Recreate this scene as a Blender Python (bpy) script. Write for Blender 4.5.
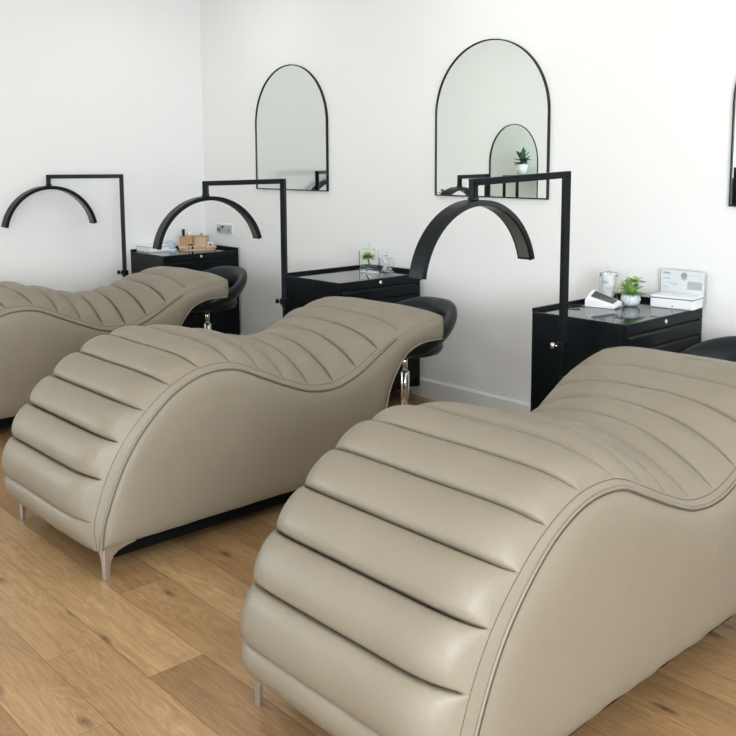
import bpy, bmesh, math, random
from mathutils import Vector, Matrix
random.seed(7)
for o in list(bpy.data.objects): bpy.data.objects.remove(o)
scn = bpy.context.scene
col = scn.collection
PI = math.pi

# ------------------------------------------------------------ camera
cam_d = bpy.data.cameras.new('camera'); cam = bpy.data.objects.new('camera', cam_d); col.objects.link(cam)
cam_d.sensor_fit = 'HORIZONTAL'; cam_d.sensor_width = 36; cam_d.lens = 36*913.1128/736
cam_d.shift_y = -(368-269.8258)/736; cam_d.clip_start = 0.05
R_ = Vector((0.67610974, 0.73678776, -0.00440573)); F_ = Vector((-0.73168003, 0.67069489, -0.12170743))
R_.normalize(); U_ = R_.cross(F_).normalized(); F_ = U_.cross(R_)
m = Matrix((R_, U_, -F_)).transposed().to_4x4(); m.translation = Vector((6.14300791, -3.89910501, 1.4355))
cam.matrix_world = m
scn.camera = cam
# ------------------------------------------------------------ view, world, lights
vs = scn.view_settings
vs.view_transform = 'Standard'; vs.look = 'None'; vs.gamma = 1; vs.use_curve_mapping = False; vs.exposure = 0.09
RX, RY, RZ = 8.4, -6.4, 2.75          # room: x 0..RX, y RY..0, z 0..RZ
w = bpy.data.worlds.new('world'); scn.world = w; w.use_nodes = True
w.node_tree.nodes['Background'].inputs[0].default_value = (0.78, 0.9, 1.0, 1); w.node_tree.nodes['Background'].inputs[1].default_value = 2.2
def area(name, loc, rot, sx, sy, power, colr):
    d = bpy.data.lights.new(name, 'AREA'); d.shape = 'RECTANGLE'; d.size = sx; d.size_y = sy; d.energy = power; d.color = colr
    o = bpy.data.objects.new(name, d); o.location = loc; o.rotation_euler = rot; col.objects.link(o); return o
# daylight coming in through the real window openings (front wall, right wall, left wall)
WINS_F = [(4.2, 7.4)]      # x spans of the front wall windows
WINS_R = [(-6.1, -3.0)]                # y span of the right wall window
WINS_L = [(-6.0, -4.7)]                # y span of the left wall window
for a, b in WINS_F: area('daylight', ((a+b)/2, RY-0.35, 1.5), (PI/2, 0, 0), b-a, 1.7, 9*(b-a), (0.86, 0.94, 1.0))
for a, b in WINS_R: area('daylight', (RX+0.35, (a+b)/2, 1.5), (0, PI/2, 0), 1.7, b-a, 90*(b-a), (0.88, 0.95, 1.0))
for a, b in WINS_L: area('daylight', (-0.35, (a+b)/2, 1.45), (0, -PI/2, 0), 1.6, b-a, 55*(b-a), (0.86, 0.95, 1.0))
CEIL_POWER = 3.9  # strength of the added overhead fill panels

# ------------------------------------------------------------ helpers
def tag(o, label=None, cat=None, group=None, kind=None):
    if label: o['label'] = label
    if cat: o['category'] = cat
    if group: o['group'] = group
    if kind: o['kind'] = kind
    return o
def empty(name, loc=(0, 0, 0), rz=0):
    o = bpy.data.objects.new(name, None); o.location = loc; o.rotation_euler = (0, 0, rz); o.empty_display_size = .05
    col.objects.link(o); return o
def obj(name, bm, mats, parent=None, smooth=False, bevel=0, seg=2, ang=35):
    bmesh.ops.recalc_face_normals(bm, faces=bm.faces)
    me = bpy.data.meshes.new(name); bm.to_mesh(me); bm.free()
    if not isinstance(mats, (list, tuple)): mats = [mats]
    for x in mats: me.materials.append(x)
    if smooth:
        for p in me.polygons: p.use_smooth = True
    o = bpy.data.objects.new(name, me); col.objects.link(o)
    if parent: o.parent = parent
    if bevel:
        md = o.modifiers.new('bevel', 'BEVEL'); md.width = bevel; md.segments = seg; md.limit_method = 'ANGLE'; md.angle_limit = math.radians(ang)
        md.harden_normals = False
    return o
def B(): return bmesh.new()
def box(bm, x0, x1, y0, y1, z0, z1, mat=0):
    v = [bm.verts.new((x, y, z)) for x in (x0, x1) for y in (y0, y1) for z in (z0, z1)]
    for f in ((0,1,3,2),(4,6,7,5),(0,4,5,1),(2,3,7,6),(0,2,6,4),(1,5,7,3)):
        bm.faces.new([v[i] for i in f]).material_index = mat
    return v
def lathe(bm, prof, c=(0, 0, 0), n=32, mat=0, sx=1, sy=1):
    """prof: list of (r, z); r=0 closes."""
    rings = []
    for r, z in prof:
        if r < 1e-6: rings.append([bm.verts.new((c[0], c[1], c[2]+z))])
        else: rings.append([bm.verts.new((c[0]+sx*r*math.cos(2*PI*i/n), c[1]+sy*r*math.sin(2*PI*i/n), c[2]+z)) for i in range(n)])
    for a, b in zip(rings, rings[1:]):
        for i in range(n):
            j = (i+1) % n
            if len(a) == 1 and len(b) == 1: continue
            if len(a) == 1: f = bm.faces.new((a[0], b[i], b[j]))
            elif len(b) == 1: f = bm.faces.new((a[i], a[j], b[0]))
            else: f = bm.faces.new((a[i], a[j], b[j], b[i]))
            f.material_index = mat
def tube(bm, pts, r, n=8, mat=0, cap=True, closed=False):
    pts = [Vector(p) for p in pts]; rings = []; N = len(pts); prev = None
    rr = r if isinstance(r, (list, tuple)) else [r]*N
    for i, p in enumerate(pts):
        if closed: t = (pts[(i+1) % N]-pts[i-1]).normalized()
        else: t = (pts[min(i+1, N-1)]-pts[max(i-1, 0)]).normalized()
        if prev is None:
            a = Vector((0, 0, 1)) if abs(t.z) < .9 else Vector((1, 0, 0)); u = t.cross(a).normalized()
        else: u = (prev-t*prev.dot(t)).normalized()
        prev = u; v = t.cross(u)
        rings.append([bm.verts.new(p+(u*math.cos(2*PI*k/n)+v*math.sin(2*PI*k/n))*rr[i]) for k in range(n)])
    prs = list(zip(rings, rings[1:]))
    if closed: prs.append((rings[-1], rings[0]))
    for a, b in prs:
        for k in range(n):
            bm.faces.new((a[k], a[(k+1) % n], b[(k+1) % n], b[k])).material_index = mat
    if cap and not closed:
        bm.faces.new(rings[0]).material_index = mat; bm.faces.new(rings[-1]).material_index = mat
def grid(bm, P, mat=0, wrap=False):
    V = [[bm.verts.new(p) for p in row] for row in P]
    for a, b in zip(V, V[1:]):
        for i in range(len(a)-1):
            bm.faces.new((a[i], a[i+1], b[i+1], b[i])).material_index = mat
    return V
def prism(bm, poly, f, d0, d1, mat=0):
    """poly 2D points extruded d0..d1; f maps (a, b, d) to 3D."""
    a = [bm.verts.new(f(p[0], p[1], d0)) for p in poly]; b = [bm.verts.new(f(p[0], p[1], d1)) for p in poly]
    bm.faces.new(a).material_index = mat; bm.faces.new(list(reversed(b))).material_index = mat
    n = len(poly)
    for i in range(n): bm.faces.new((a[i], a[(i+1) % n], b[(i+1) % n], b[i])).material_index = mat
def catmull(P, t):
    n = len(P)-1; i = min(max(int(math.floor(t)), 0), n-1); u = t-i
    p1, p2 = P[i], P[i+1]
    p0 = P[i-1] if i > 0 else tuple(2*a-b for a, b in zip(p1, p2))
    p3 = P[i+2] if i+2 <= n else tuple(2*b-a for a, b in zip(p1, p2))
    return tuple(.5*((2*b)+(-a+c)*u+(2*a-5*b+4*c-d)*u*u+(-a+3*b-3*c+d)*u**3) for a, b, c, d in zip(p0, p1, p2, p3))
def sstep(a, b, x):
    t = min(max((x-a)/(b-a), 0), 1); return t*t*(3-2*t)

# ------------------------------------------------------------ materials
def mat(name, c, rough=.5, metal=0, **kw):
    m = bpy.data.materials.new(name); m.use_nodes = True; b = m.node_tree.nodes['Principled BSDF']
    b.inputs['Base Color'].default_value = (*c, 1); b.inputs['Roughness'].default_value = rough; b.inputs['Metallic'].default_value = metal
    for k, v in kw.items(): b.inputs[k.replace('_', ' ')].default_value = v
    return m
class NT:
    def __init__(s, m): s.t = m.node_tree; s.n = s.t.nodes; s.b = s.n.get('Principled BSDF')
    def add(s, ty, **kw):
        n = s.n.new(ty)
        for k, v in kw.items(): setattr(n, k, v)
        return n
    def link(s, a, b): s.t.links.new(a, b)
    def math(s, op, a, b=None, c=None):
        n = s.add('ShaderNodeMath', operation=op)
        for i, x in enumerate((a, b, c)):
            if x is None: continue
            if isinstance(x, (int, float)): n.inputs[i].default_value = x
            else: s.link(x, n.inputs[i])
        return n.outputs[0]
    def noise(s, vec, scale, detail=4, rough=.5, dist=0):
        n = s.add('ShaderNodeTexNoise'); n.inputs['Scale'].default_value = scale; n.inputs['Detail'].default_value = detail
        n.inputs['Roughness'].default_value = rough; n.inputs['Distortion'].default_value = dist
        if vec is not None: s.link(vec, n.inputs['Vector'])
        return n.outputs[0]
    def ramp(s, fac, stops):
        n = s.add('ShaderNodeValToRGB'); e = n.color_ramp.elements
        e[0].position = stops[0][0]; e[0].color = (*stops[0][1], 1); e[1].position = stops[-1][0]; e[1].color = (*stops[-1][1], 1)
        for p, c in stops[1:-1]:
            q = e.new(p); q.color = (*c, 1)
        s.link(fac, n.inputs[0]); return n.outputs[0]
    def mix(s, fac, a, b, bt='MIX'):
        n = s.add('ShaderNodeMix', data_type='RGBA', blend_type=bt)
        for i, x in ((0, fac), (6, a), (7, b)):
            if isinstance(x, (int, float)): n.inputs[i].default_value = x
            elif isinstance(x, tuple): n.inputs[i].default_value = (*x, 1)
            else: s.link(x, n.inputs[i])
        return n.outputs[2]
    def bump(s, h, strength, dist):
        n = s.add('ShaderNodeBump'); n.inputs['Strength'].default_value = strength; n.inputs['Distance'].default_value = dist
        s.link(h, n.inputs['Height']); s.link(n.outputs[0], s.b.inputs['Normal'])
def plaster(name, c):
    m = mat(name, c, .75); t = NT(m); g = t.add('ShaderNodeNewGeometry').outputs['Position']
    h = t.noise(g, 60, 4); t.link(t.mix(t.noise(g, .8, 2), tuple(x*.975 for x in c), c), t.b.inputs['Base Color']); t.bump(h, .12, .002); return m
M_wall = plaster('white_wall_paint', (.885, .885, .87))
M_ceil = plaster('ceiling_paint', (.87, .87, .86))
M_trim = mat('white_gloss_trim', (.84, .84, .83), .35)
def leather(name, c):
    m = mat(name, c, .4); t = NT(m); g = t.add('ShaderNodeTexCoord').outputs['Object']
    big = t.noise(g, 5, 3); mid = t.noise(g, 22, 4, .6, 1.2)
    t.link(t.mix(big, tuple(x*.93 for x in c), tuple(min(1, x*1.06) for x in c)), t.b.inputs['Base Color'])
    v = t.add('ShaderNodeTexVoronoi'); v.inputs['Scale'].default_value = 230; t.link(g, v.inputs['Vector'])
    h = t.math('ADD', t.math('MULTIPLY', v.outputs['Distance'], .25), t.math('MULTIPLY', mid, 1.3))
    t.bump(h, .22, .004)
    t.link(t.math('MULTIPLY_ADD', mid, .14, .37), t.b.inputs['Roughness'])
    t.b.inputs['Specular IOR Level'].default_value = .45
    return m
M_leather = leather('taupe_leather', (.238, .204, .151))
M_thread = mat('dark_stitching', (.10, .085, .065), .7)
M_chrome = mat('chrome', (.82, .80, .78), .16, 1)
M_satin = mat('satin_nickel', (.58, .55, .52), .33, .9)
M_black = mat('black_powder_coat', (.006, .008, .010), .36, Specular_IOR_Level=.17)
M_cab = mat('black_cabinet_metal', (.004, .0065, .0085), .32, Specular_IOR_Level=.16)
M_cabtop = mat('gloss_black_top', (.012, .016, .020), .07)
M_pvc = mat('black_faux_leather', (.005, .009, .013), .34, Specular_IOR_Level=.35)
M_rubber = mat('black_rubber', (.015, .015, .015), .7)
M_dark = mat('underbed_shade_black', (.004, .004, .004), .9, Specular_IOR_Level=.1)  # black that paints the shade beneath the beds
M_mirror = mat('mirror_glass', (.74, .78, .75), .0, 1)
M_frame = mat('black_mirror_frame', (.005, .005, .006), .35, Specular_IOR_Level=.3)
M_led = mat('smoked_led_diffuser', (.085, .08, .072), .3)
M_white = mat('white_plastic', (.85, .86, .87), .3)
M_grey = mat('grey_plastic', (.18, .20, .21), .4)
M_screen = mat('dark_screen', (.035, .04, .045), .15)
M_paper = mat('white_paper', (.80, .82, .84), .6)
M_cotton = mat('cotton_wool', (.88, .88, .88), .95)
M_soil = mat('potting_soil', (.05, .035, .025), .9)
M_stem = mat('brown_stem', (.06, .045, .03), .7)
M_glass = mat('clear_glass', (.96, .98, .98), .02, 0, Transmission_Weight=1.0, IOR=1.18)
M_acrylic = mat('clear_acrylic', (.97, .98, .99), .03, 0, Transmission_Weight=1.0, IOR=1.2)
M_blue = mat('pale_blue_plastic', (.42, .52, .74), .2)
M_fill = mat('ceiling_fill_glow', (.9, .9, .9), .5); M_fill.node_tree.nodes['Principled BSDF'].inputs['Emission Color'].default_value = (1, .97, .92, 1)
M_fill.node_tree.nodes['Principled BSDF'].inputs['Emission Strength'].default_value = CEIL_POWER
def leafmat(name, a, b, c):
    m = mat(name, a, .4); t = NT(m); g = t.add('ShaderNodeTexCoord').outputs['Object']
    t.link(t.ramp(t.noise(g, 30, 2), [(.3, a), (.5, b), (.7, c)]), t.b.inputs['Base Color']); return m
M_leaf = leafmat('succulent_leaf', (.13, .28, .06), (.28, .48, .13), (.46, .64, .25))
M_leafd = leafmat('dark_leaf', (.02, .06, .02), (.04, .10, .03), (.10, .18, .06))
def woodmat(name, a, b, sc=1):
    m = mat(name, a, .5); t = NT(m); g = t.add('ShaderNodeTexCoord').outputs['Object']
    mp = t.add('ShaderNodeMapping'); mp.inputs['Scale'].default_value = (8*sc, 8*sc, 60*sc); t.link(g, mp.inputs[0])
    t.link(t.mix(t.noise(mp.outputs[0], 3, 4), a, b), t.b.inputs['Base Color']); return m
M_boxwood = woodmat('brown_wood', (.42, .22, .10), (.55, .33, .16))
M_pale = woodmat('pale_bamboo', (.62, .44, .30), (.72, .55, .40))
M_wicker = woodmat('woven_beige', (.50, .37, .24), (.66, .52, .36), 4)
def potmat():
    m = mat('marbled_pot_glaze', (.7, .75, .8), .3); t = NT(m); g = t.add('ShaderNodeTexCoord').outputs['Object']
    t.link(t.ramp(t.noise(g, 45, 5, .6, 1.5), [(.35, (.46, .54, .62)), (.55, (.74, .79, .83)), (.7, (.84, .86, .88))]), t.b.inputs['Base Color']); return m
M_pot = potmat()
def floormat():
    m = mat('oak_floor', (.5, .3, .15), .35); t = NT(m); g = t.add('ShaderNodeNewGeometry').outputs['Position']
    sp = t.add('ShaderNodeSeparateXYZ'); t.link(g, sp.inputs[0]); x, y = sp.outputs[0], sp.outputs[1]
    W = .177; L = 2.3
    r = t.math('DIVIDE', t.math('ADD', y, 2.561+W*60), W); row = t.math('FLOOR', r); rf = t.math('FRACT', r)
    wn = t.add('ShaderNodeTexWhiteNoise', noise_dimensions='1D'); t.link(row, wn.inputs['W'])
    c = t.math('ADD', t.math('DIVIDE', x, L), t.math('MULTIPLY', wn.outputs[0], 7.3)); cid = t.math('FLOOR', c); cf = t.math('FRACT', c)
    cb = t.add('ShaderNodeCombineXYZ'); t.link(row, cb.inputs[0]); t.link(cid, cb.inputs[1])
    w2 = t.add('ShaderNodeTexWhiteNoise', noise_dimensions='3D'); t.link(cb.outputs[0], w2.inputs['Vector']); pv = w2.outputs[0]
    # plank-local stretched coordinates for the grain
    co = t.add('ShaderNodeCombineXYZ'); t.link(t.math('MULTIPLY_ADD', pv, 37.0, x), co.inputs[0]); t.link(t.math('MULTIPLY', y, 1.0), co.inputs[1]); t.link(t.math('MULTIPLY', pv, 11.0), co.inputs[2])
    def mp(s):
        n = t.add('ShaderNodeMapping'); n.inputs['Scale'].default_value = s; t.link(co.outputs[0], n.inputs[0]); return n.outputs[0]
    g1 = t.noise(mp((1.3, 9, 1)), 1.6, 3, .55, 1.0)                 # broad cathedral figure
    rings = t.math('FRACT', t.math('MULTIPLY', g1, 9))
    rings = t.math('ABSOLUTE', t.math('SUBTRACT', rings, .5))
    g2 = t.noise(mp((5, 130, 1)), 2.0, 5, .65)                      # fine pores
    g3 = t.noise(mp((1.0, 3.5, 1)), 1.2, 2)
    base = t.ramp(t.math('ADD', t.math('MULTIPLY', g3, .66), t.math('MULTIPLY', pv, .34)), [(.22, (.31, .18, .082)), (.5, (.44, .275, .132)), (.76, (.57, .38, .20))])
    c1 = t.mix(t.math('MULTIPLY', rings, .95), base, t.mix(1.0, base, (.60, .52, .42), 'MULTIPLY'))
    g4 = t.noise(mp((2.0, 42, 1)), 2.2, 6, .7, .4)
    st_ = t.add('ShaderNodeMapRange'); st_.inputs[1].default_value = .36; st_.inputs[2].default_value = .62; st_.inputs[3].default_value = 1; st_.inputs[4].default_value = 0; t.link(t.math('MULTIPLY_ADD', g2, .4, t.math('MULTIPLY', g4, .6)), st_.inputs[0])
    c2 = t.mix(t.math('MULTIPLY', st_.outputs[0], .72), c1, t.mix(1.0, c1, (.55, .47, .38), 'MULTIPLY'))
    # knots
    v = t.add('ShaderNodeTexVoronoi', voronoi_dimensions='2D'); v.inputs['Scale'].default_value = 1.0; v.inputs['Randomness'].default_value = 1
    wob = t.add('ShaderNodeVectorMath', operation='ADD'); t.link(mp((2.8, 7.0, 1)), wob.inputs[0])
    nz = t.add('ShaderNodeTexNoise'); nz.inputs['Scale'].default_value = 9; t.link(co.outputs[0], nz.inputs['Vector'])
    sc = t.add('ShaderNodeVectorMath', operation='SCALE'); sc.inputs['Scale'].default_value = .14; t.link(nz.outputs['Color'], sc.inputs[0]); t.link(sc.outputs[0], wob.inputs[1])
    t.link(wob.outputs[0], v.inputs['Vector'])
    kd = v.outputs['Distance']
    sel = t.math('GREATER_THAN', t.add('ShaderNodeSeparateXYZ').outputs[0], .72)
    ss = [n for n in t.n if n.bl_idname == 'ShaderNodeSeparateXYZ'][-1]; t.link(v.outputs['Color'], ss.inputs[0])
    mr = t.add('ShaderNodeMapRange'); mr.inputs[1].default_value = .015; mr.inputs[2].default_value = .13; mr.inputs[3].default_value = 1; mr.inputs[4].default_value = 0; t.link(kd, mr.inputs[0])
    kn = t.math('MULTIPLY', mr.outputs[0], sel)
    c3 = t.mix(t.math('MULTIPLY', kn, .85), c2, (.10, .05, .022))
    # gaps
    ey = t.math('MULTIPLY', t.math('MINIMUM', rf, t.math('SUBTRACT', 1.0, rf)), W)
    ex = t.math('MULTIPLY', t.math('MINIMUM', cf, t.math('SUBTRACT', 1.0, cf)), L)
    e = t.math('MINIMUM', ex, ey); gap = t.math('LESS_THAN', e, .0011)
    c4 = t.mix(t.math('MULTIPLY', gap, .7), c3, (.09, .045, .02))
    t.link(c4, t.b.inputs['Base Color'])
    t.link(t.math('MULTIPLY_ADD', g2, .2, .27), t.b.inputs['Roughness'])
    bev = t.math('MINIMUM', t.math('DIVIDE', e, .004), 1.0)
    t.bump(t.math('ADD', t.math('MULTIPLY', bev, .7), t.math('MULTIPLY', g2, .25)), .35, .0015)
    return m
M_floor = floormat()

# ------------------------------------------------------------ the room
def struct(name, bm, m, **k): return tag(obj(name, bm, m, **k), kind='structure')
T = .12
b = B(); box(b, -T, RX+T, RY-T, T, -.1, 0); struct('floor', b, M_floor)
b = B(); box(b, -T, RX+T, RY-T, T, RZ, RZ+.1); struct('ceiling', b, M_ceil)
b = B(); box(b, -T, RX+T, 0, T, 0, RZ); struct('wall_back', b, M_wall)
def wall_with_windows(name, fn, lo, hi, spans, z0, z1):
    b = B(); cur = lo
    for a, c in spans:
        fn(b, cur, a, 0, RZ); fn(b, a, c, 0, z0); fn(b, a, c, z1, RZ); cur = c
    fn(b, cur, hi, 0, RZ); return struct(name, b, M_wall)
wall_with_windows('wall_left', lambda b, a, c, z0, z1: box(b, -T, 0, a, c, z0, z1), RY, 0, WINS_L, .7, 2.2)
wall_with_windows('wall_right', lambda b, a, c, z0, z1: box(b, RX, RX+T, a, c, z0, z1), RY, 0, WINS_R, .65, 2.35)
wall_with_windows('wall_front', lambda b, a, c, z0, z1: box(b, a, c, RY-T, RY, z0, z1), -T, RX+T, WINS_F, .65, 2.35)
def window(n, fn, a, c, z0, z1):
    t = empty('window_%d' % n); tag(t, kind='structure')
    b = B(); s = .05
    for q in ((a, a+s, z0, z1), (c-s, c, z0, z1), (a, c, z0, z0+s), (a, c, z1-s, z1), ((a+c)/2-s/2, (a+c)/2+s/2, z0, z1)): fn(b, *q, .05)
    obj('window_frame', b, M_trim, t)
k = 1
for a, c in WINS_L: window(k, lambda b, p, q, z0, z1, d: box(b, -.09, -.04, p, q, z0, z1), a, c, .7, 2.2); k += 1
for a, c in WINS_R: window(k, lambda b, p, q, z0, z1, d: box(b, RX+.04, RX+.09, p, q, z0, z1), a, c, .65, 2.35); k += 1
for a, c in WINS_F: window(k, lambda b, p, q, z0, z1, d: box(b, p, q, RY-.09, RY-.04, z0, z1), a, c, .65, 2.35); k += 1
def skirting(name, pts):
    (x0, y0), (x1, y1) = pts; b = B()
    prof = [(0, 0), (.020, 0), (.020, .103), (.011, .113), (0, .113)]
    d = Vector((x1-x0, y1-y0, 0)); L = d.length; d.normalize(); nrm = Vector((-d.y, d.x, 0))
    prism(b, prof, lambda a, z, s: Vector((x0, y0, z))+d*s+nrm*a, 0, L); struct(name, b, M_trim)
skirting('baseboard_back', ((RX, 0), (0, 0))); skirting('baseboard_left', ((0, 0), (0, RY)))
skirting('baseboard_right', ((RX, RY), (RX, 0))); skirting('baseboard_front', ((0, RY), (RX, RY)))
for x, wx in ((1.0, 'nearest the side wall'), (3.1, 'second from the side wall'), (5.2, 'third from the side wall'), (7.3, 'farthest from the side wall')):
    for y in (-.8, -3.6):
        t = empty('ceiling_fill', (x, y, RZ))  # unseen panel, added as fill light for the room and low back wall
        tag(t, 'added unseen fill light panel %s, %s the mirror wall' % (wx, 'beside' if y > -2 else 'away from'), 'fill light', 'added fill light panels overhead')
        b = B(); box(b, -.31, .31, -.31, .31, -.03, 0); obj('frame', b, M_white, t)
        b = B(); box(b, -.28, .28, -.28, .28, -.034, -.0301); obj('diffuser', b, M_fill, t)

# ------------------------------------------------------------ arched wall mirrors
def arch(w_, h_, n=40, grow=0):
    r = w_/2+grow; s = h_-w_*.5*ASP
    pts = [(-r, -grow), (r, -grow)]
    for i in range(n+1):
        a = PI*i/n; pts.append((r*math.cos(a), s+(w_/2*ASP+grow)*math.sin(a)))
    return pts
ASP = 1.0
def mirror(loc, rz, w_, h_, label, group=None):
    t = empty('arched_mirror', loc, rz); tag(t, label, 'mirror', group)
    f = lambda a, z, d: Vector((a, -d, z))
    b = B(); prism(b, arch(w_, h_, grow=-.004), f, .002, .012); obj('mirror_glass', b, M_mirror, t)
    b = B(); o_ = arch(w_, h_, grow=.003); i_ = arch(w_, h_, grow=-.0035); n = len(o_)
    V = [[b.verts.new(f(*p, d)) for p in q] for q, d in ((o_, .001), (o_, .018), (i_, .018), (i_, .001))]
    for q in range(4):
        A, C_ = V[q], V[(q+1) % 4]
        for i in range(n): b.faces.new((A[i], A[(i+1) % n], C_[(i+1) % n], C_[i]))
    obj('frame', b, M_frame, t); return t
MW, MH = .79, .845
for k, lb in enumerate(('black-framed arched mirror nearest the room corner, showing plain pale wall', 'black-framed arched mirror in the middle of the wall, reflecting another mirror and a plant', 'black-framed arched mirror cut off by the right edge of the photo')):
    mirror((.7155+1.769*k+.3987, 0, 1.2197), 0, MW, MH, lb, 'arched mirrors along the back wall')
mirror((0, -3.86, .98), PI/2, .80, .80, 'arched mirror on the side wall, seen only reflected in the middle mirror')

# ------------------------------------------------------------ the wave beds
# rows at each seam: edge line (y, z) and centre line (y, z)
E_ = [(-2.566,.112),(-2.553,.20),(-2.501,.335),(-2.437,.447),(-2.352,.543),(-2.258,.616),(-2.143,.660),(-2.01,.657),(-1.885,.605),(-1.77,.553),(-1.645,.508),(-1.512,.498),(-1.385,.535),(-1.262,.603),(-1.135,.668),(-1.0,.702),(-.875,.716)]
M_ = [(-2.578,.108),(-2.610,.225),(-2.580,.365),(-2.510,.480),(-2.417,.573),(-2.304,.648),(-2.180,.699),(-2.045,.713),(-1.905,.697),(-1.775,.664),(-1.645,.635),(-1.515,.637),(-1.388,.653),(-1.262,.676),(-1.13,.707),(-1.0,.733),(-.875,.735)]
PW = [7, 9, 9, 9, 8, 7, 6, 4.5, 3.0, 2.3, 2.1, 2.1, 2.3, 2.6, 3, 4, 4]
AM = [.016,.032,.035,.036,.036,.036,.037,.037,.036,.032,.031,.033,.036,.036,.033,.019,.006]
BACK = [(-.862,.708),(-.861,.635),(-.872,.612),(-.93,.614),(-1.002,.612),(-1.071,.592),(-1.122,.558),(-1.172,.493),(-1.205,.43),(-1.225,.36),(-1.232,.28),(-1.22,.19),(-1.20,.113)]
HWD = .375
def bed(x_right, dy, label, wav=0, seed=0, bulge=0.0, rz=0.0):
    """x_right = world x of the near side panel"""
    rnd = random.Random(seed); ph = [rnd.uniform(0, 6.28) for _ in range(30)]
    oy = -1.7
    t = empty('wave_bed', (x_right-HWD, oy+dy, 0), rz); tag(t, label, 'treatment bed', 'channelled wave beds in a row')
    NS = len(E_)-1
    bw_ = [.3, 1, .85, .5, .2]+[0]*20
    EE = [(y-bulge*bw_[i], z) for i, (y, z) in enumerate(E_)]; MM = [(y-(bulge*.55+.005)*bw_[i], z) for i, (y, z) in enumerate(M_)]
    def surf(v, u, off=0.0):
        e = catmull(EE, v); c = catmull(MM, v); p = catmull([(q,) for q in PW], v)[0]; A = catmull([(q,) for q in AM], v)[0]
        au = abs(u); g = 1-au**p
        # slight sag wander of each seam across the width
        y = e[0]+(c[0]-e[0])*g; z = e[1]+(c[1]-e[1])*g
        c2 = catmull(M_, min(v+.05, NS)); c1 = catmull(M_, max(v-.05, 0)); tx, tz = c2[0]-c1[0], c2[1]-c1[1]; L = math.hypot(tx, tz) or 1
        ny, nz = -tz/L, tx/L
        k = int(math.floor(v)); f = v-k
        if v <= 1: pf = (1-(1-f if v < 1 else 0)**2)*0+math.sin(PI*min(f+.0, 1))**.5 if 0 < f < 1 else 0
        elif v >= 14: q = (v-14)/2.0; pf = (1-(1-min(q*2.2, 1))**2.6)**.7 if q < .4545 else 1-.3*sstep(.4545, 1, q)
        else: q = min(f, 1-f); pf = max(0, 1-abs(2*f-1)**2.2)**.46-.85*math.exp(-(q/.019)**2)
        fade = 1-sstep(.895, .966, au+.008*math.sin(ph[k % 30]+u))
        shoulder = (1-au**14)
        d = (A*(fade*pf+(1-fade)*.72)+.006*min(1, v+1 if v < 15 else 16-v))*shoulder
        # small individual wrinkles and unevenness of every roll
        d += .0016*math.sin(u*7+ph[k % 30])*pf*fade
        d += off
        return Vector((u*HWD, y+ny*d-oy, z+nz*d))
    # top cushion grid
    vs_ = []
    for k in range(NS):
        hs = [0, .007, .014, .022, .034, .055, .09, .14, .21, .30, .40, .5]
        for q in hs+[1-x for x in hs[-2:0:-1]]: vs_.append(k+q)
    vs_.append(NS-1e-6)
    us = [math.sin(PI/2*(-1+2*i/56)) if False else (-1+2*i/56) for i in range(57)]
    us = sorted(set([round(x, 5) for x in us]+[-.985, .985, -.95, .95, .9, -.9, .97, -.97, .993, -.993, .875, -.875, .94, -.94]))
    b = B(); rows = [[surf(v, u) for u in us] for v in vs_]
    # end face and a short turn-under at the head
    last = rows[-1]
    for (yy, zz), sh in (((-.8655, .716), 0), ((-.862, .706), 0), ((-.861, .65), 0), ((-.863, .622), 0), ((-.872, .612), 0)):
        rows.append([Vector((p.x*(1 if abs(p.x) < HWD*.98 else .998), yy-oy, zz if zz < .7 else zz)) for p in last])
    first = rows[0]; rows.insert(0, [Vector((p.x*.97, p.y+.03, .106)) for p in first])
    grid(b, rows); cu = obj('channelled_cushion', b, M_leather, t, smooth=True)
    # side panels, softly stuffed, fanned between the edge line and the bottom/back line
    low = [(-2.566+.001, .112)]+[(-2.566+(1.366)*i/16, .112) for i in range(1, 17)]+list(reversed(BACK))[1:]
    NP = 150
    def lowpt(s):
        q = s*(len(low)-1); k = min(int(q), len(low)-2); f = q-k; a, c = low[k], low[k+1]
        y, z = a[0]+(c[0]-a[0])*f, a[1]+(c[1]-a[1])*f
        if z < .125: z += wav*(.004*math.sin(y*23+ph[3])+.003*math.sin(y*51+ph[4]))*sstep(-2.56, -2.3, y)
        return y, z
    top = [catmull(EE, NS*i/NP) for i in range(NP+1)]
    # boundary for the pillow profile
    bd = top[::3]+[lowpt(1-i/60) for i in range(61)]
    def dist(y, z):
        best = 9
        for i in range(len(bd)):
            a = bd[i]; c = bd[(i+1) % len(bd)]; dx, dz = c[0]-a[0], c[1]-a[1]; L2 = dx*dx+dz*dz
            s = 0 if L2 == 0 else min(max(((y-a[0])*dx+(z-a[1])*dz)/L2, 0), 1)
            best = min(best, math.hypot(y-a[0]-dx*s, z-a[1]-dz*s))
        return best
    ws = [0, .02, .05, .09, .14, .22, .34, .5, .66, .78, .86, .91, .95, .98, 1]
    for sg in (1, -1):
        rows = []
        for i in range(NP+1):
            s = i/NP; e = top[i]; l = lowpt(s**1.02); row = []
            for q in ws:
                y = e[0]+(l[0]-e[0])*q; z = e[1]+(l[1]-e[1])*q; d = dist(y, z)
                bul = .019*(1-math.exp(-d/.026))+.0022*math.sin(y*9+z*5+ph[5])*(1-math.exp(-d/.05))*(1 if sg > 0 else .5)
                row.append(Vector((sg*(HWD-.004+bul), y-oy, z)))
            rows.append(row)
        b = B(); grid(b, rows); bmesh.ops.remove_doubles(b, verts=b.verts, dist=.0002)
        obj('side_panel', b, M_leather, t, smooth=True)
        # twin piping cords along the top edge with the stitched groove between
        b = B(); pts = []
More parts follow.
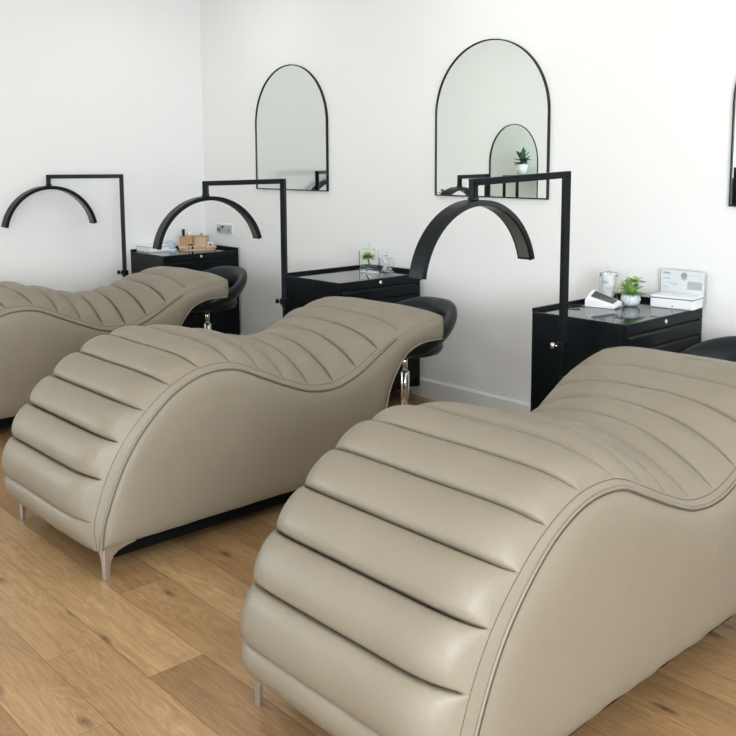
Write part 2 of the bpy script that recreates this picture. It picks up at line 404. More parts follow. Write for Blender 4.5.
        for i in range(0, 221):
            v = 13.75*i/220; e = catmull(EE, v); e2 = catmull(EE, v+.02); dx, dz = e2[0]-e[0], e2[1]-e[1]; L = math.hypot(dx, dz)
            pts.append((e, (-dz/L, dx/L)))
        tube(b, [(sg*(HWD+.001), e[0]-n_[0]*-.001-oy, e[1]+n_[1]*.001) for e, n_ in pts], .0042, 8)
        obj('piping', b, M_leather, t, smooth=True)
        b = B(); tube(b, [(sg*(HWD+.0035), e[0]-n_[0]*.006-oy, e[1]-n_[1]*.006) for e, n_ in pts], .0016, 6)
        tube(b, [(sg*(HWD-.0045), e[0]+n_[0]*.005-oy, e[1]+n_[1]*.005) for e, n_ in pts], .0014, 6)
        tube(b, [surf(13.0*i/240, sg*.967, .0002) for i in range(241)], .0011, 6)
        o_ = obj('stitch_line', b, M_thread, t, smooth=True); o_['label'] = 'dark stitched seam lines beside the piping'
        b = B(); tube(b, [(sg*(HWD+.002), y-oy, z) for y, z in [BACK[2]]+[(lambda q: q)(catmull(BACK[2:], i/6)) for i in range(1, 6*(len(BACK)-3)+1)]], .004, 8)
        obj('piping', b, M_leather, t, smooth=True)
    # underside of the head and back panel
    b = B(); bp = [catmull(BACK[2:], i/4) for i in range(4*(len(BACK)-3)+1)]
    grid(b, [[Vector((x, y-oy, z)) for x in (-HWD, -HWD/2, 0, HWD/2, HWD)] for y, z in bp]); obj('back_panel', b, M_leather, t, smooth=True)
    b = B(); box(b, -HWD+.06, HWD-.06, -2.49-oy, -1.27-oy, .045, .13); obj('underbed_shade', b, M_dark, t)  # black box standing in for the shadow under the bed
    # four corner bracket legs
    wing = [(0, 0), (.020, 0), (.0215, .03), (.026, .058), (.036, .078), (.056, .092), (.088, .101), (.120, .106), (.120, .116), (0, .116)]
    for sx in (1, -1):
        for yy, sy in ((-2.553, 1), (-1.215, -1)):
            b = B(); x0 = sx*(HWD-.008)
            prism(b, wing, lambda a, z, d: Vector((x0-sx*d, yy+sy*a-oy, z)), 0, .006)
            prism(b, [(a*.75+.0062, z) for a, z in wing], lambda a, z, d: Vector((x0-sx*a, yy+sy*d-oy, z)), 0, .006)
            prism(b, [(.001, .0005), (.014, .0005), (.016, .1), (.001, .1)], lambda a, z, d: Vector((x0-sx*a, yy+sy*d-oy, z)), .001, .015)
            obj('leg', b, M_satin, t, bevel=.0015)
    return t
bed(1.535, .030, 'taupe leather wave bed farthest left, beside the side wall and cut by the left edge', .15, 1, 0, -.065)
bed(3.34, 0, 'taupe leather wave bed in the middle of the row, whole foot and corner leg showing', .15, 2)
bed(5.01, -.042, 'taupe leather wave bed nearest the viewer, cut off by the bottom right edge', .5, 3, -.004)

# ------------------------------------------------------------ drawer cabinets
DW, DL = .475, .632
def cabinet(x, y_back, label):
    t = empty('drawer_cabinet', (x, y_back, 0)); tag(t, label, 'cabinet', 'black metal drawer cabinets')
    b = B(); box(b, 0, DW-.012, -DL, 0, .075, .752); obj('cabinet_body', b, M_cab, t, bevel=.004)
    b = B()   # top tray with rims on the wall side and the far side
    box(b, .004, DW-.002, -DL+.001, -.002, .7525, .757, 1)
    box(b, 0, .016, -DL, 0, .7525, .772); box(b, .0162, DW, -.016, 0, .7525, .775)
    obj('worktop', b, [M_cab, M_cabtop], t, bevel=.0015)
    b = B(); box(b, DW-.0118, DW, -DL, 0, .709, .7522); ap = obj('apron', b, M_cab, t, bevel=.002)
    b = B(); lathe(b, [(0, .0), (.0105, 0), (.0105, .004), (.008, .006), (0, .006)], n=20)
    bmesh.ops.rotate(b, verts=b.verts, matrix=Matrix.Rotation(PI/2, 3, 'Y')); bmesh.ops.translate(b, verts=b.verts, vec=(DW, -.325, .733))
    lk = obj('lock', b, M_chrome, ap, smooth=True, bevel=.0005); lk['label'] = 'small round chrome lock'
    b = B(); 
    for yy in ((-DL, -DL+.022), (-.03, 0)):
        b = B(); box(b, DW-.0118, DW-.001, yy[0], yy[1], .075, .7085); obj('front_post', b, M_cab, t, bevel=.002)
    z = .706
    for h in (.068, .068, .128, .128, .19):
        b = B()
        prof = [(DW-.0118, z-h+.004), (DW+.002, z-h+.004), (DW+.002, z-.012), (DW-.004, z-.006), (DW-.004, z-.003), (DW-.0118, z-.001)]
        prism(b, prof, lambda a, zz, d: Vector((a, d, zz)), -DL+.0225, -.031); obj('drawer', b, M_cab, t, bevel=.0015); z -= h
    for sx in (.06, DW-.06):
        for sy in (-.06, -DL+.06):
            b = B(); lathe(b, [(0, -.012), (.031, -.012), (.035, -.007), (.035, .007), (.031, .012), (0, .012)], n=24)
            bmesh.ops.rotate(b, verts=b.verts, matrix=Matrix.Rotation(PI/2, 3, 'Y')); bmesh.ops.translate(b, verts=b.verts, vec=(sx, sy, .035))
            box(b, sx-.018, sx+.018, sy-.014, sy+.014, .062, .0752); obj('caster', b, M_rubber, t)
    return t
CAB = [(.004, -.022), (1.925, -.048), (3.685, -.028)]
cabinet(*CAB[0], 'black drawer cabinet in the room corner, holding the wooden tray of jars')
cabinet(*CAB[1], 'black drawer cabinet below the middle mirror, holding two glass jars')
cabinet(*CAB[2], 'black drawer cabinet on the right, holding the card terminal and white box')
TZ = .7572

# ------------------------------------------------------------ half-moon lamps
def lamp(px, py, zt, az, L, drop, raz, tilt, droop, label, lean=(0, 0)):
    t = empty('half_moon_lamp', (px, py, 0)); tag(t, label, 'lamp', 'half-moon lamps beside the beds')
    b = B(); box(b, -.13, .13, -.13, .13, .0, .012); obj('base_plate', b, M_black, t, bevel=.003)
    s = .0135
    def bar(b, p, q, s=s, up=Vector((0, 0, 1))):
        p, q = Vector(p), Vector(q); d = (q-p).normalized(); a = up if abs(d.dot(up)) < .9 else Vector((math.cos(az), math.sin(az), 0))
        u = d.cross(a).normalized(); v = d.cross(u)
        A = [b.verts.new(p+u*i*s+v*j*s) for i, j in ((-1, -1), (1, -1), (1, 1), (-1, 1))]; C = [b.verts.new(q+u*i*s+v*j*s) for i, j in ((-1, -1), (1, -1), (1, 1), (-1, 1))]
        b.faces.new(A); b.faces.new(C[::-1])
        for i in range(4): b.faces.new((A[i], A[(i+1) % 4], C[(i+1) % 4], C[i]))
    dx, dy = lean
    b = B(); bar(b, (0, 0, .0121), (dx*.25, dy*.25, .66), .010); obj('lower_pole', b, M_black, t, bevel=.001)
    topp = Vector((dx, dy, zt))
    b = B(); bar(b, (dx*.2, dy*.2, .62), topp); po = obj('pole', b, M_black, t, bevel=.001)
    b = B(); box(b, -.020, .020, -.020, .020, .632, .668); cl = obj('clamp', b, M_black, t, bevel=.003)
    b = B(); d = Vector((-.676, -.737, 0)); tube(b, [d*.018+Vector((0, 0, .65)), d*.034+Vector((0, 0, .65))], .004, 8)
    lathe(b, [(0, -.012), (.009, -.012), (.011, 0), (.009, .012), (0, .012)], (d.x*.042, d.y*.042, .652), 12)
    obj('knob', b, M_chrome if 'nearest' in label else M_black, cl, smooth=True)
    h = Vector((math.cos(az), math.sin(az), 0)); e = topp+h*L-Vector((0, 0, droop))
    b = B(); bar(b, topp-h*s, e+h*s); obj('arm', b, M_black, t, bevel=.001)
    b = B(); bar(b, e, e-Vector((0, 0, drop))); obj('drop_post', b, M_black, t, bevel=.001)
    # the half ring
    CH, SG = .322, .262; R = (CH*CH+SG*SG)/(2*SG); am = math.asin(min(1, CH/R)); 
    if SG > R: am = PI-am
    rh = Vector((math.cos(raz), math.sin(raz), 0)); ax = rh.cross(Vector((0, 0, 1))).normalized()
    c = e-Vector((0, 0, drop)); cen = c-Vector((0, 0, R))
    rot = Matrix.Rotation(tilt, 3, ax)
    def P(r, a, d): 
        q = rh*(r*math.sin(a))+Vector((0, 0, r*math.cos(a)))+ax*d
        q = q-Vector((0, 0, R)); q = rot @ q; return c+q
    n = 72; wd = .037; th = .022
    def band(r0, r1, d0, d1, a0, a1):
        b = B(); V = []
        for i in range(n+1):
            a = a0+(a1-a0)*i/n; V.append([b.verts.new(P(r, a, d)) for r, d in ((r0, d0), (r1, d0), (r1, d1), (r0, d1))])
        for A, C in zip(V, V[1:]):
            for i in range(4): b.faces.new((A[i], A[(i+1) % 4], C[(i+1) % 4], C[i]))
        b.faces.new(V[0]); b.faces.new(V[-1][::-1]); return b
    sh = obj('lamp_shade', band(R-th, R, -wd, wd, -am, am), M_black, t, bevel=.0015, ang=50)
    dv = obj('led_strip', band(R-th-.0012, R-th-.0001, -wd*.72, wd*.72, -am*.985, am*.985), M_led, sh); dv['label'] = 'grey led diffuser along the inside of the arc'
    for sg in (-1, 1):
        a0 = am if sg > 0 else -am-.010; cp = obj('end_cap', band(R-th-.0005, R+.0005, -wd, wd, a0+.0002*sg, a0+.010+.0002*sg), M_black, sh)
        b = B(); q = P(R-th*.5, sg*(am+.010), wd*.5); tube(b, [q, P(R-th*.5, sg*(am+.026), wd*.5)], .004, 8); obj('switch_nub', b, M_black, sh)
    b = B(); cc = P(R+.004, 0, 0); box(b, cc.x-.016, cc.x+.016, cc.y-.016, cc.y+.016, cc.z-.004, cc.z+.006); obj('mounting_block', b, M_black, t, bevel=.002)
    return t
D2 = math.radians
lamp(.344, -.882, 1.318, 4.127, .481, .062, D2(90), 0, 0, 'black half-moon lamp farthest left, hanging over the left bed in front of the bare wall')
lamp(2.154, -.867, 1.312, -2.685, .487, .072, D2(82.6), D2(2.6), .016, 'black half-moon lamp between the left and middle beds, its arc before the corner cabinet')
lamp(3.924, -.76, 1.365, -1.855, .45, .068, D2(88), D2(2.6), .026, 'black half-moon lamp nearest the viewer, crossing the middle mirror')

# ------------------------------------------------------------ stools
def stool(x, y, rz, label, zs=0.0):
    t = empty('swivel_stool', (x, y, 0), rz); tag(t, label, 'stool', 'black low-backed stools at the bed heads')
    b = B(); lathe(b, [(0, .0), (.19, 0), (.195, .006), (.185, .014), (.06, .035), (.035, .06), (.0, .06)], n=40); obj('base', b, M_chrome, t, smooth=True)
    b = B(); lathe(b, [(0, .05), (.025, .05), (.025, .30+zs), (.018, .305+zs), (0, .305+zs)], n=24); obj('gas_lift', b, M_chrome, t, smooth=True)
    b = B(); lathe(b, [(0, .29+zs), (.015, .29+zs), (.015, .40+zs), (0, .40+zs)], n=20); obj('piston', b, M_chrome, t, smooth=True)
    b = B(); lathe(b, [(0, .385+zs), (.09, .385+zs), (.1, .392+zs), (.1, .402+zs), (0, .402+zs)], n=24); tube(b, [(-.05, .0, .392+zs), (-.19, .03, .385+zs)], .005, 8); obj('lever_plate', b, M_black, t)
    b = B(); lathe(b, [(0, .40+zs), (.15, .402+zs), (.190, .412+zs), (.205, .435+zs), (.200, .462+zs), (.175, .482+zs), (.10, .492+zs), (0, .494+zs)], n=48); obj('seat', b, M_pvc, t, smooth=True)
    # padded wrap-around back: high at the back (+y), sweeping down to the seat at the front
    b = B(); rows = []; n = 64
    for i in range(n+1):
        s = -1+2*i/n; a = s*D2(142)                     # 0 = straight back
        k = abs(s)
        r = .235-.028*k**3; lift = .150*(1-sstep(.10, 1.0, k))
        c = Vector((r*math.sin(a), r*math.cos(a), .455+zs+lift))
        hw = .045+.028*(1-k**2); tk = .036*(1-.15*k)    # half height / half thickness
        if k > .9: q = math.sqrt(max(0, 1-((k-.9)/.1)**2)); hw *= max(q, .05); tk *= max(q, .05)
        out = Vector((math.sin(a), math.cos(a), 0)); ax_ = (Vector((0, 0, 1))*.86+out*.45).normalized(); o2 = (out*.86-Vector((0, 0, 1))*.45).normalized()
        rows.append([c+ax_*hw*math.cos(2*PI*j/20)+o2*tk*math.sin(2*PI*j/20) for j in range(21)])
    grid(b, rows); bmesh.ops.remove_doubles(b, verts=b.verts, dist=.0004); obj('backrest', b, M_pvc, t, smooth=True)
    return t
stool(.83, -.53, D2(8), 'black low-backed stool at the head of the left bed, against the corner cabinet', .01)
stool(2.745, -.52, D2(0), 'black low-backed stool at the head of the middle bed, chrome post showing', 0)
stool(4.47, -.47, D2(-10), 'black low-backed stool behind the nearest bed, cut by the right edge', .02)

# ------------------------------------------------------------ things on the right cabinet
def rbox(b, x0, x1, y0, y1, z0, z1, m=0): return box(b, x0, x1, y0, y1, z0, z1, m)
def glass_jar(loc, hx, hy, h, label, square=False, group=None, knob=True, rz=0):
    t = empty('glass_jar', loc, rz); tag(t, label, 'jar', group)
    b = B(); th = .0025
    if square:
        def rr(z, k): 
            pts = []
            for cx_, cy_, a0 in ((1, 1, 0), (-1, 1, 90), (-1, -1, 180), (1, -1, 270)):
                for j in range(5):
                    a = D2(a0+j*22.5); r = .006; pts.append((cx_*(hx-r-k)+r*math.cos(a), cy_*(hy-r-k)+r*math.sin(a), z))
            return pts
        rings = [rr(0, 0), rr(h, 0), rr(h, th), rr(.004, th)]
        V = [[b.verts.new(p) for p in r_] for r_ in rings]; n = len(V[0])
        for A, C in zip(V, V[1:]):
            for i in range(n): b.faces.new((A[i], A[(i+1) % n], C[(i+1) % n], C[i]))
        b.faces.new(V[0]); b.faces.new(V[-1])
    else:
        lathe(b, [(0, 0), (hx, 0), (hx, h*.93), (hx*.93, h), (hx*.93-th, h), (hx-th, h*.93), (hx-th, .005), (0, .005)], n=40)
    obj('jar_body', b, M_glass, t, smooth=not square)
    b = B(); r = min(hx, hy)*(.98 if square else .97)
    lathe(b, [(0, h+.0005), (r, h+.0005), (r, h+.004), (r*.8, h+.010), (.006, h+.014), (.005, h+.019), (.011, h+.026), (.009, h+.035), (0, h+.038)], n=32)
    obj('lid', b, M_glass, t, smooth=True); return t
def cotton(loc, r, n, name, label, cat):
    b = B(); rnd = random.Random(4)
    for i in range(n):
        a = rnd.uniform(0, 6.28); q = r*.36*math.sqrt(rnd.random()); z = .020+i*(.082/n)
        bmesh.ops.create_icosphere(b, subdivisions=3, radius=r*rnd.uniform(.42, .56), matrix=Matrix.Translation((q*math.cos(a), q*math.sin(a), z)))
    for v in b.verts: v.co *= 1+.05*math.sin(v.co.x*400)*math.sin(v.co.z*350+v.co.y*380)
    o = obj(name, b, M_cotton, smooth=True); o.location = loc; return tag(o, label, cat, kind='stuff')
def leaf(b, L, W_, rise, curl, az, z0, n=7, r0=.0, thick=.002, flip=0):
    h = Vector((math.cos(az), math.sin(az), 0)); s = Vector((-math.sin(az), math.cos(az), 0)); rows = []; rows2 = []
    for i in range(n+1):
        f = i/n; wv = W_*math.sin(PI*min(1, .12+.88*f)**1.15)**.75 if f < 1 else .0004
        p = h*(r0+L*f)+Vector((0, 0, z0+rise*f-curl*f*f)); 
        rows.append([p-s*wv+Vector((0, 0, wv*.35)), p, p+s*wv+Vector((0, 0, wv*.35))])
        rows2.append([p-s*wv+Vector((0, 0, wv*.35)), p-Vector((0, 0, thick*(1-f*.6))), p+s*wv+Vector((0, 0, wv*.35))])
    grid(b, rows); grid(b, rows2)
def rosette(b, c, R, rings, zbase, seed=1, W_=.012):
    rnd = random.Random(seed); st = len(b.verts)
    for k, (n, L, rise, curl) in enumerate(rings):
        for i in range(n):
            leaf(b, L*rnd.uniform(.85, 1.1), W_*(.6+.5*L/R), rise*rnd.uniform(.8, 1.2), curl, 2*PI*(i+.5*(k % 2))/n+rnd.uniform(-.15, .15), zbase)
    b.verts.ensure_lookup_table()
    for v in b.verts[st:]: v.co += Vector(c)

X0, Y0 = CAB[2]
j = glass_jar((3.750, -.155, TZ), .045, .045, .125, 'clear lidded glass jar of cotton wool behind the card terminal')
cotton((3.750, -.155, TZ+.008), .043, 26, 'cotton_wool', 'white cotton wool filling the glass jar on the right cabinet', 'cotton wool')
# succulent in a marbled round pot
t = empty('potted_succulent', (3.905, -.215, TZ)); tag(t, 'green succulent in a pale marbled round pot beside the card terminal', 'plant')
b = B(); lathe(b, [(0, 0), (.022, 0), (.038, .010), (.045, .028), (.043, .044), (.034, .055), (.031, .055), (.031, .049), (0, .049)], n=40); obj('pot', b, M_pot, t, smooth=True)
b = B(); lathe(b, [(0, .0495), (.0305, .0495), (0, .0515)], n=24); obj('soil', b, M_soil, t)
b = B(); rosette(b, (0, 0, .05), .06, [(7, .070, .022, .022), (7, .062, .055, .02), (5, .046, .070, .012)], 0, 3, .017)
rosette(b, (.012, .004, .108), .04, [(7, .056, .014, .012), (5, .040, .028, .004)], 0, 8, .012)
tube(b, [(0, 0, .045), (.006, .002, .07), (.012, .004, .112)], .004, 8); obj('succulent_leaves', b, M_leaf, t, smooth=True)
# card terminal: wedge with sloping dark screen
t = empty('card_terminal', (3.835, -.335, TZ), D2(10)); tag(t, 'white wedge-shaped card terminal with a dark sloping screen, cable at its side', 'card reader')
b = B(); V = []
for yy, dz in ((-.038, -.020), (-.030, -.012), (.032, .012), (.038, .010)):
    V.append([b.verts.new((a, yy, z if z < .015 else z+dz*(1 if a < 0 else .45))) for a, z in ((-.070, 0), (.070, 0), (.078, .008), (.076, .022), (-.052, .058), (-.064, .058), (-.070, .048))])
for A, C in zip(V, V[1:]):
    for i in range(7): b.faces.new((A[i], A[(i+1) % 7], C[(i+1) % 7], C[i]))
b.faces.new(V[0]); b.faces.new(V[-1])
obj('terminal_body', b, M_white, t, bevel=.003, seg=3)
def top_z(a, yy):
    f = (yy+.030)/.062; zl = .058+(-.012+.024*f); zr = .022+.45*(-.012+.024*f); q = (a+.052)/.128; return zl+(zr-zl)*q
b = B(); S_ = [(-.046, -.025), (.060, -.025), (.060, .026), (-.046, .026)]
lo_ = [b.verts.new((a, y, top_z(a, y)+.0003)) for a, y in S_]; hi_ = [b.verts.new((a, y, top_z(a, y)+.002)) for a, y in S_]
b.faces.new(lo_); b.faces.new(hi_)
for i in range(4): b.faces.new((lo_[i], lo_[(i+1) % 4], hi_[(i+1) % 4], hi_[i]))
obj('screen', b, M_screen, t)
b = B(); tube(b, [catmull([(3.765, -.372, TZ+.006), (3.735, -.385, TZ+.004), (3.72, -.43, TZ+.004), (3.745, -.47, TZ+.004), (3.80, -.46, TZ+.004)], i/6) for i in range(25)], .003, 6)
tag(obj('power_cable', b, M_rubber, smooth=True), 'thin dark cable curling on the right cabinet beside the card terminal', 'cable')
# white box with a thin grey lid line
def white_box(loc, rz, hx, hy, h, label):
    t = empty('storage_box', loc, rz); tag(t, label, 'box', 'white lidded boxes on the cabinets')
    b = B(); rbox(b, -hx, hx, -hy, hy, 0, h*.76); obj('box_body', b, M_white, t, bevel=.006, seg=3)
    b = B(); rbox(b, -hx*.985, hx*.985, -hy*.97, hy*.97, h*.761, h*.81); o_ = obj('seam_band', b, M_grey, t, bevel=.002); o_['label'] = 'dark grey line under the lid'
    b = B(); rbox(b, -hx*1.005, hx*1.005, -hy*1.01, hy*1.01, h*.811, h); obj('lid', b, M_white, t, bevel=.005, seg=3)
    b = B(); tube(b, [(hx*.05, -hy-.0008, h*.22), (hx*.05, -hy+.001, h*.22)], .0035, 12); o_ = obj('emblem', b, M_grey, t); o_['label'] = 'tiny dark round mark on the front'
    return t
white_box((4.072, -.105, TZ), D2(7), .10, .058, .056, 'white lidded box standing before the clear sign on the right cabinet')
# clear acrylic sign leaning by the wall
t = empty('acrylic_sign', (4.06, -.030, TZ+.0005), 0); tag(t, 'clear acrylic stand with a printed notice behind the white box', 'sign')
b = B(); prism(b, [(-.112, .0), (.112, .0), (.112, .158), (.106, .164), (-.106, .164), (-.112, .158)], lambda a, z, d: Vector((a, d, z)), -.004, .0); obj('acrylic_panel', b, M_acrylic, t)
M_notice = mat('printed_notice', (.70, .74, .76), .5); M_ink = mat('grey_ink', (.30, .33, .35), .6); M_ink2 = mat('mid_grey_ink', (.42, .46, .48), .6)
b = B(); box(b, -.106, .106, -.0060, -.0045, .03, .158); nt = obj('notice', b, M_notice, t)
b = B()
def ink(x0, x1, z0, z1, m=0): box(b, x0, x1, -.0068, -.0061, z0, z1, m)
for i in range(5): ink(-.096+i*.0075, -.0905+i*.0075, .139, .147, 0)
for i in range(4): ink(-.094+i*.009, -.087+i*.009, .116, .121, 1)
for i in range(6): ink(-.076+i*.0085, -.070+i*.0085, .098, .101, 1)
for i in range(4): ink(-.056+i*.009, -.050+i*.009, .090, .093, 0)
for i in range(4): ink(-.093+i*.006, -.0885+i*.006, .077, .081, 1)
ink(.026, .096, .075, .110, 1)
for i in range(9): ink(.030+i*.007, .035+i*.007, .1105, .1125, 1)
for i in range(10): ink(.036+i*.005, .039+i*.005, .142-abs(i-5)*.0012, .1445-abs(i-5)*.0012, 1)
obj('printed_text', b, [M_ink, M_ink2], nt)
b = B()
v = [b.verts.new((.008+.016*math.cos(2*PI*i/24), -.0068, .137+.014*math.sin(2*PI*i/24))) for i in range(24)]; b.faces.new(v).material_index = 0
v = [b.verts.new(p) for p in ((-.010, -.0069, .126), (.008, -.0069, .112), (.026, -.0069, .126))]; b.faces.new(v).material_index = 1
obj('emblem', b, [M_ink, M_ink2], nt)

# ------------------------------------------------------------ things on the middle cabinet
glass_jar((2.165, -.245, TZ), .046, .040, .134, 'taller clear glass jar holding the stemmed succulent, middle cabinet', True, 'glass jars on the middle cabinet', rz=.2)
glass_jar((2.215, -.150, TZ), .034, .032, .084, 'shorter clear glass jar of crystals beside the succulent jar', True, 'glass jars on the middle cabinet', rz=.2)
t = empty('stemmed_succulent', (2.165, -.247, TZ+.005)); tag(t, 'green rosette succulent on a curved dark stem in the taller jar', 'plant')
b = B(); tube(b, [catmull([(-.014, -.006, 0), (-.010, -.004, .02), (.006, 0, .038), (.004, -.002, .062), (.0, -.004, .092)], i/5) for i in range(21)], [.0042]*21, 8); obj('stem', b, M_stem, t, smooth=True)
b = B(); rosette(b, (0, -.006, .088), .045, [(9, .042, -.004, .012), (8, .040, .012, .006), (6, .028, .024, 0), (4, .014, .026, 0)], 0, 5, .0135); obj('rosette', b, M_leaf, t, smooth=True)
b = B(); rnd = random.Random(9)
for i in range(42):
    p = Vector((2.215+rnd.uniform(-.021, .021), -.150+rnd.uniform(-.018, .018), TZ+.010+rnd.uniform(0, .055)))
    bmesh.ops.create_icosphere(b, subdivisions=1, radius=.0062, matrix=Matrix.Translation(p))
M_cry = mat('pale_crystal', (.86, .88, .88), .12); tag(obj('crystals', b, M_cry), 'pale clear crystals filling the shorter glass jar', 'crystals', kind='stuff')

# ------------------------------------------------------------ things on the corner cabinet
white_box((.108, -.525, TZ), D2(3), .092, .085, .048, 'white lidded box on the corner cabinet, left of the wooden tray')
t = empty('plastic_dome', (.150, -.400, TZ)); tag(t, 'small pale blue domed dispenser between the white box and wooden tray', 'dispenser')
b = B(); lathe(b, [(0, 0), (.042, 0), (.043, .010), (.040, .014), (0, .014)], n=32); obj('base', b, M_white, t, smooth=False)
b = B(); lathe(b, [(0, .0142), (.037, .0142), (.036, .035), (.028, .055), (.014, .066), (0, .069)], n=32); obj('dome', b, M_blue, t, smooth=True)
# tray
t = empty('wooden_tray', (.222, -.215, TZ), D2(64)); tag(t, 'oval beaded wooden tray on the corner cabinet', 'tray')
b = B(); HX, HY = .135, .078
def oval(k, z, n=56, e=3.2): 
    P_ = []
    for i in range(n):
        a = 2*PI*i/n; c, s = math.cos(a), math.sin(a); P_.append(((HX+k)*math.copysign(abs(c)**(2/e), c), (HY+k)*math.copysign(abs(s)**(2/e), s), z))
    return P_
b2 = [b.verts.new(p) for p in oval(0, .0)]; b3 = [b.verts.new(p) for p in oval(0, .007)]
b.faces.new(b2); b.faces.new(b3)
for i in range(56): b.faces.new((b2[i], b2[(i+1) % 56], b3[(i+1) % 56], b3[i]))
obj('tray_base', b, M_pale, t)
b = B(); tube(b, oval(-.002, .032), .0042, 8, closed=True); obj('rim', b, M_pale, t, smooth=True)
for p in oval(-.002, .0185, n=34):
    b = B(); bmesh.ops.create_uvsphere(b, u_segments=10, v_segments=8, radius=.0085, matrix=Matrix.Translation(p)); bmesh.ops.scale(b, verts=b.verts, vec=(1, 1, 1.25), space=Matrix.Translation((-p[0], -p[1], -p[2]))); obj('bead', b, M_pale, t, smooth=True)
tm = Matrix.Translation((.222, -.215, TZ+.0075)) @ Matrix.Rotation(D2(64), 4, 'Z')
def on_tray(x, y): v = tm @ Vector((x, y, 0)); return (v.x, v.y, v.z)
def slat_box(loc, rz, hx, hy, h, m, name, label, cat):
    t = empty(name, loc, rz); tag(t, label, cat)
    b = B(); w_ = .004
    box(b, -hx, hx, -hy, -hy+w_, 0, h); box(b, -hx, hx, hy-w_, hy, 0, h); box(b, -hx, -hx+w_, -hy+w_, hy-w_, 0, h); box(b, hx-w_, hx, -hy+w_, hy-w_, 0, h); box(b, -hx+w_, hx-w_, -hy+w_, hy-w_, 0, .004)
    obj('box_body', b, m, t, bevel=.001); return t
cb = slat_box(on_tray(-.072, .018), D2(40), .048, .040, .094, M_boxwood, 'wooden_caddy', 'brown wooden caddy at the left end of the tray', 'caddy')
b = B(); box(b, -.0435, .0435, -.002, .002, .0045, .090); obj('divider', b, M_boxwood, cb)
wk = slat_box(on_tray(.035, .022), D2(40), .046, .038, .084, M_wicker, 'woven_box', 'beige woven lidded box at the right end of the tray', 'box')
b = B(); box(b, -.048, .048, -.040, .040, .0843, .093); lid = obj('lid', b, M_boxwood, wk, bevel=.002)
b = B(); lathe(b, [(0, .0932), (.004, .0932), (.004, .100), (.008, .106), (.005, .112), (0, .113)], n=16); obj('knob', b, M_grey, lid, smooth=True)
def bottle(loc, r, h, m, mc, label, neck=.4):
    t = empty('cosmetic_bottle', loc); tag(t, label, 'bottle', 'small bottles in the wooden caddy')
    b = B(); lathe(b, [(0, 0), (r, 0), (r, h*.62), (r*neck, h*.7), (r*neck, h*.74), (0, h*.74)], n=20); obj('bottle_body', b, m, t, smooth=True)
    b = B(); lathe(b, [(0, h*.741), (r*neck*1.3, h*.741), (r*neck*1.3, h), (0, h)], n=20); obj('cap', b, mc, t, smooth=True)
p = on_tray(-.072, .018)
bottle((p[0]-.022, p[1]-.018, p[2]+.005), .012, .140, M_black, M_black, 'black slim bottle rising from the left of the wooden caddy', .7)
bottle((p[0]+.004, p[1]+.020, p[2]+.005), .013, .120, M_white, M_white, 'white capped bottle rising from the middle of the wooden caddy', .7)
# black brush bowl and little white card on the tray
t = empty('round_compact', on_tray(-.055, -.048)); tag(t, 'black rounded pot in front of the wooden caddy on the tray', 'pot')
b = B(); lathe(b, [(0, 0), (.020, 0), (.026, .012), (.024, .030), (.012, .036), (0, .037)], n=28); obj('pot_body', b, M_black, t, smooth=True)
b = B(); lathe(b, [(0, .0372), (.006, .0372), (.007, .044), (0, .046)], n=16); obj('knob', b, M_chrome, t, smooth=True)
t = empty('label_card', on_tray(.095, -.030), D2(48)); tag(t, 'small white square card with a dark centre at the tray end', 'card')
b = B(); box(b, -.022, .022, -.004, .004, 0, .048); obj('card', b, M_paper, t, bevel=.001)
b = B(); box(b, -.011, .011, -.0052, -.0041, .013, .035); obj('dark_square', b, M_screen, t)

# ------------------------------------------------------------ wall socket
t = empty('wall_socket', (.285, 0, .902)); tag(t, 'white double wall socket with grey plugs above the corner cabinet', 'socket')
b = B(); box(b, -.108, .108, -.010, -.0005, -.043, .043); obj('face_plate', b, M_trim, t, bevel=.003)
M_soc = mat('brushed_plate', (.50, .53, .55), .35, .3)
b = B(); box(b, -.098, .094, -.0125, -.0101, -.034, .030); ip = obj('inner_plate', b, M_soc, t, bevel=.002)
b = B(); box(b, -.092, -.048, -.022, -.0126, -.022, .008); obj('plug', b, M_grey, t, bevel=.004)
b = B(); lathe(b, [(0, 0), (.011, 0), (.009, .009), (0, .010)], n=16); bmesh.ops.rotate(b, verts=b.verts, matrix=Matrix.Rotation(PI/2, 3, 'X')); bmesh.ops.translate(b, verts=b.verts, vec=(-.020, -.0126, .016)); obj('plug', b, M_screen, t, smooth=True)
b = B(); box(b, .050, .064, -.018, -.0126, -.016, .004); obj('switch', b, M_grey, t, bevel=.002)

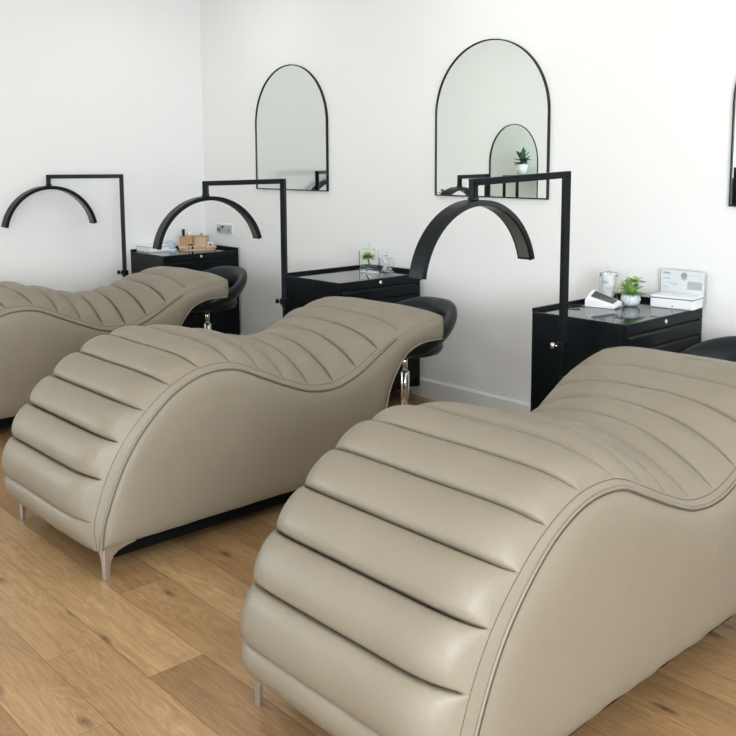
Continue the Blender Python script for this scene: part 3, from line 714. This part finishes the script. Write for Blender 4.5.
# ------------------------------------------------------------ side of the room seen only in the mirror
t = empty('plant_shelf', (1.57, -6.18, 0)); tag(t, 'black metal shelf stand on the window-side wall, seen doubly reflected in the middle mirror', 'shelf')
b = B(); box(b, -.36, .36, -.16, .16, 1.17, 1.19); obj('shelf_board', b, M_black, t, bevel=.002)
b = B(); box(b, -.36, .36, -.16, .16, .30, .32); obj('shelf_board', b, M_black, t, bevel=.002)
for sx in (-.342, .342):
    for sy in (-.142, .142):
        b = B(); box(b, sx-.018, sx+.018, sy-.012, sy+.012, 0, 1.1699); obj('leg', b, M_black, t)
def leafy_pot(loc, sc, label, rh):
    t = empty('potted_plant', loc); tag(t, label, 'plant')
    b = B(); lathe(b, [(0, 0), (.055*sc, 0), (.07*sc, .13*sc), (.064*sc, .13*sc), (.058*sc, .12*sc), (0, .12*sc)], n=32); obj('pot', b, M_white, t, smooth=True)
    b = B(); rnd = random.Random(11)
    for i in range(16): leaf(b, rnd.uniform(.09, .15)*sc, .03*sc, rnd.uniform(.02, .20)*rh, rnd.uniform(.01, .06), rnd.uniform(0, 6.28), .12*sc+rnd.uniform(0, .06)*rh)
    for i in range(5): leaf(b, .05*sc, .026*sc, rnd.uniform(.17, .25)*rh, 0, rnd.uniform(0, 6.28), .12*sc)
    obj('leaves', b, M_leafd, t, smooth=True)
leafy_pot((1.69, -6.14, 1.1903), 1.15, 'dark leafy plant in a white pot on the shelf, reflected inside the inner mirror', 1.0)
t = empty('plant_stand', (.26, -2.50, 0)); tag(t, 'slim white plant stand beside the side wall behind the left bed foot', 'plant stand')
b = B(); lathe(b, [(0, 0), (.14, 0), (.14, .015), (.02, .03), (.018, 1.0), (.10, 1.01), (.10, 1.025), (0, 1.025)], n=32); obj('pedestal', b, M_white, t)
t = empty('small_succulent', (.26, -2.50, 1.0255)); tag(t, 'small green succulent reflected in the lower left of the middle mirror', 'plant')
b = B(); lathe(b, [(0, 0), (.035, 0), (.045, .06), (.04, .06), (.036, .05), (0, .05)], n=24); obj('pot', b, M_white, t, smooth=True)
b = B(); rosette(b, (0, 0, .05), .08, [(8, .10, .02, .03), (7, .08, .05, .02), (5, .05, .07, .01)], 0, 3, .018); obj('leaves', b, M_leaf, t, smooth=True)
